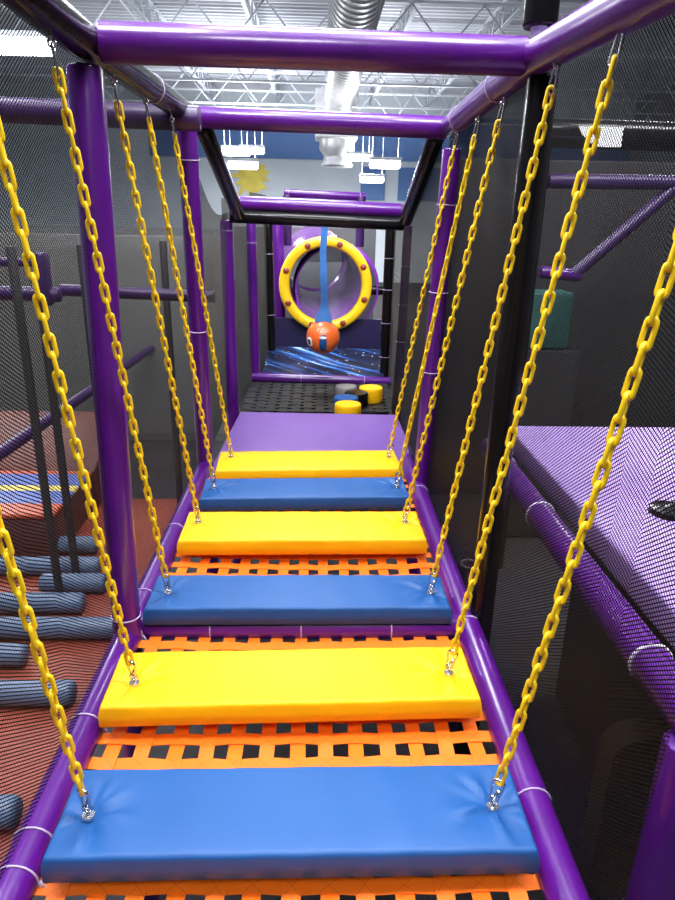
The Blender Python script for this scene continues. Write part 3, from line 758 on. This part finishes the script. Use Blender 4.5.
h = aZ(670, 513, zpad); bm = nb(); lathe(bm, [(.001, .035), (.035, .025), (.075, .02), (.08, 0), (.001, 0)], 24, 'Z', h); tag(obj('deck_grip', bm, BLACKV), 'small black knob on the wide lilac deck pad', 'grip')
pp = aY(664, 790, tb.y-.18); post('purple padded post at lower right corner under the deck rail', Vector((pp.x+.03, pp.y, ZT-.03)), Vector((pp.x+.03, pp.y, .02)), .052, PURPLE, (.58, .66))
# dark skirt under the deck and the floor beyond
bm = nb(); box(bm, (e0.x+.5, yn, .02), (e0.x+.54, e0.y, zpad-.13)); tag(obj('deck_skirt', bm, SEAT, None, False), 'dark skirt panel below the right lilac deck', 'skirt panel')
q = aZ(470, 572, 1.3); t = thing('pipe_stub', 'short dark purple pipe stub with pale rim beside the right bottom rail', 'pipe stub', (XR+.16, q.y, .0))
q = aY(469, 566, 2.75); bm = nb(); tube(bm, [(q.x, q.y, .01), (q.x, q.y, q.z)], .042, 24); obj('pipe', bm, PURPLE_DARK, t)
bm = nb(); lathe(bm, [(.03, 0), (.046, 0), (.048, .008), (.046, .014), (.03, .014)], 28, 'Z', q, True); obj('rim', bm, GREY, t)
a, b = aY(617, 738, 2.05), aY(668, 870, 2.05); bm = nb(); r_ = (b.x-a.x)/2; cx = (a.x+b.x)/2; n = 14
pts = [(a.x, .02)] + [(cx-math.cos(PI*q/n)*r_, a.z-r_*.7+math.sin(PI*q/n)*r_*.7) for q in range(n+1)] + [(b.x, .02)]
fv = [bm.verts.new((x, 2.05, z)) for x, z in pts]; r = bmesh.ops.extrude_face_region(bm, geom=[bm.faces.new(fv)])
for v in r['geom']:
    if isinstance(v, bmesh.types.BMVert): v.co.y += .12
bmesh.ops.recalc_face_normals(bm, faces=bm.faces); tag(obj('crash_pad', bm, OLIVE), 'dark olive round-topped pad below the right deck rail', 'crash pad')
# frame behind the right net
padded('padded_crossbeam', 'black padded beam with white placard behind the right net', 'padded beam', aY(530, 132, 5.0), aY(760, 140, 5.0), .095, BLACKV)
bm = nb(); a, b = aY(580, 126, 4.885), aY(622, 147, 4.885)
pts = [(a.x, a.z), (b.x, a.z), (b.x, b.z), (a.x+.13, b.z), (a.x+.03, (a.z*1.2+b.z*.8)/2)]
fv = [bm.verts.new((x, 4.915, z)) for x, z in pts]; r = bmesh.ops.extrude_face_region(bm, geom=[bm.faces.new(fv)])
for v in r['geom']:
    if isinstance(v, bmesh.types.BMVert): v.co.y -= .012
bmesh.ops.recalc_face_normals(bm, faces=bm.faces)
tag(obj('placard', bm, SIGNW, None, False), 'white placard with cut corner on the black beam at right', 'placard')
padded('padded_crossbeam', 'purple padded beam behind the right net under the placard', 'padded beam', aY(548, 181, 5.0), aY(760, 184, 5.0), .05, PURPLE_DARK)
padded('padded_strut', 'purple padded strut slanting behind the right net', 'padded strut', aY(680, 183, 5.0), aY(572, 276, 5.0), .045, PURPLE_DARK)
padded('padded_crossbeam', 'short purple padded beam behind the right net above the teal box', 'padded beam', aY(540, 272, 5.0), aY(580, 276, 5.0), .045, PURPLE)
q = aY(546, 132, 5.0); padded('padded_post', 'black post carrying the placard beam behind the right net', 'padded post', (q.x, 5.0, .015), (q.x, 5.0, q.z), .05, BLACKV)
bm = nb(); a, b = aY(528, 292, 5.6), aY(568, 350, 5.6); box(bm, (a.x, 5.6, b.z), (b.x, 5.9, a.z), .03); bm2 = nb(); box(bm2, (a.x-.1, 5.55, .01), (b.x+.1, 5.95, b.z-.002), .02); tag(obj('padded_block', bm2, SEAT), 'black padded block under the teal plastic box', 'padded block')
t = obj('storage_box', bm, TEAL); tag(t, 'teal plastic box behind the right net', 'box')
bm = nb(); box(bm, (1.2, 6.6, 0), (6.5, 6.75, ZC+.55), .02); tag(obj('padded_wall', bm, SEAT), 'black padded partition behind the right neighbouring deck', 'partition')

# ------------------------------------------------------------------ left neighbour bays
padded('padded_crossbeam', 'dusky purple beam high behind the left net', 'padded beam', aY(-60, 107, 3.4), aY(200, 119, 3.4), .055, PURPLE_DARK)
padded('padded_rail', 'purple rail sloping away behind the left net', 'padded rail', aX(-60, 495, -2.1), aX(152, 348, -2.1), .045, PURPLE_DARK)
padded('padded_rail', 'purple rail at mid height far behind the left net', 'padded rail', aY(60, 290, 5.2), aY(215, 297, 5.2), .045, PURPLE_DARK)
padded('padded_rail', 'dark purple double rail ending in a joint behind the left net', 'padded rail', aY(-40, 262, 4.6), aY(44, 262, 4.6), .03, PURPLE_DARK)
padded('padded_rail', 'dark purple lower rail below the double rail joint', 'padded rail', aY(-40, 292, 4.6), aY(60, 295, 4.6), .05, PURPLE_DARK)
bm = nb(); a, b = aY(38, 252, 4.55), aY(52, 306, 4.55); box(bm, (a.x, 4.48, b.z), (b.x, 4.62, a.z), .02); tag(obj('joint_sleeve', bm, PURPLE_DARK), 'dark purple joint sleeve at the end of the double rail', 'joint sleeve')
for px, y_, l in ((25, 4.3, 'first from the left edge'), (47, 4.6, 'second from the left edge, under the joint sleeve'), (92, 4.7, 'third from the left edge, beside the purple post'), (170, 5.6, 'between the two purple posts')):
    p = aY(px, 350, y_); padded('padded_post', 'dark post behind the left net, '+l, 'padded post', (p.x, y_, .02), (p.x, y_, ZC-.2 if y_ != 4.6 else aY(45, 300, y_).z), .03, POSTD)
g = [[Vector((x, 8.3, z)) for x in lin(-6, -1.1, 8)] for z in lin(ZC-.15, .02, 8)]
net('safety_net', 'pale net of the left neighbouring bay', g, NETL, off=(0, .006, 0))
bm = nb(); box(bm, (-6.5, 8.6, .01), (-1.15, 8.7, ZC-.25), .02); tag(obj('padded_wall', bm, PANELG), 'pale grey partition behind the left neighbouring bay', 'partition')
bm = nb(); box(bm, (-4.5, .8, .01), (-1.40, 6.3, .06), .01); tag(obj('floor_mat', bm, REDMAT), 'red orange floor mat below the left net', 'floor mat')
# blue foam logs on the red mat
for px, py, off_, l in ((97, 545, 1, 'farthest'), (100, 566, 2, 'second farthest'), (106, 583, 3, 'short one, third farthest'), (84, 603, 4, 'fourth farthest'), (118, 628, 5, 'in the middle of the mat'), (26, 655, 6, 'with its end showing beside the long chain'), (74, 693, 7, 'nearer one reaching toward the purple rail'), (18, 812, 8, 'nearest, at the left edge')):
    r = .075; q = aZ(px, py, .06+r); 
    L = {1: .35, 3: .5}.get(off_, 1.6)
    bm = nb(); rod(bm, (q.x-L, q.y, .062+r), (q.x, q.y, .062+r), r, 24, .02); tag(obj('foam_log', bm, LOGB), 'slate blue foam log on the red mat, '+l, 'foam log', 'foam logs on the red mat')
# striped block with maroon riser, red wedge behind
a = aZ(10, 558, .062); b = aZ(68, 545, .062)
y0_ = a.y; ZBK = aY(10, 514, y0_).z; DBK = aZ(10, 470, ZBK).y-y0_
bm = nb(); box(bm, (b.x-2.5, y0_, .062), (b.x, y0_+DBK, ZBK-.05), .02); t = thing('step_block', 'maroon step block with blue and yellow striped top behind the left net', 'step block', (b.x-1.2, y0_+.3, .062)); obj('body', bm, BROWN, t)
bm = nb(); box(bm, (b.x-2.5, y0_-.01, ZBK-.049), (b.x+.01, y0_+DBK, ZBK), .02); obj('top_pad', bm, STRIPE, t)
bm = nb(); yb = y0_+DBK+.03; c8 = [Vector((b.x-2.5, yb, .065)), Vector((b.x+.02, yb, .065)), Vector((b.x+.02, yb+.9, .065)), Vector((b.x-2.5, yb+.9, .065))]
hexa(bm, c8+[Vector((p.x, p.y, ZBK-.02 if i < 2 else ZBK+.34)) for i, p in enumerate(c8)], .03); tag(obj('ramp_wedge', bm, REDD), 'red padded ramp behind the striped step block', 'ramp')

# ------------------------------------------------------------------ world and view
bm = nb(); box(bm, (-.7, 9.4, .005), (.75, 12.5, .03), .005); tag(obj('floor_mat', bm, SIGNW), 'pale sheet standing in for lit hall floor, glimpsed through the black webbing floor', 'floor mat')  # pale colour stands in for light falling on the hall floor
w = bpy.data.worlds.new('hall_air'); S.world = w; w.use_nodes = True
w.node_tree.nodes['Background'].inputs['Color'].default_value = (.80, .86, 1, 1); w.node_tree.nodes['Background'].inputs['Strength'].default_value = .15
S.view_settings.view_transform = 'Standard'; S.view_settings.look = 'None'; S.view_settings.gamma = 1; S.view_settings.exposure = -.48
S.view_settings.use_curve_mapping = False
try: S.cycles.transparent_max_bounces = 24
except Exception: pass
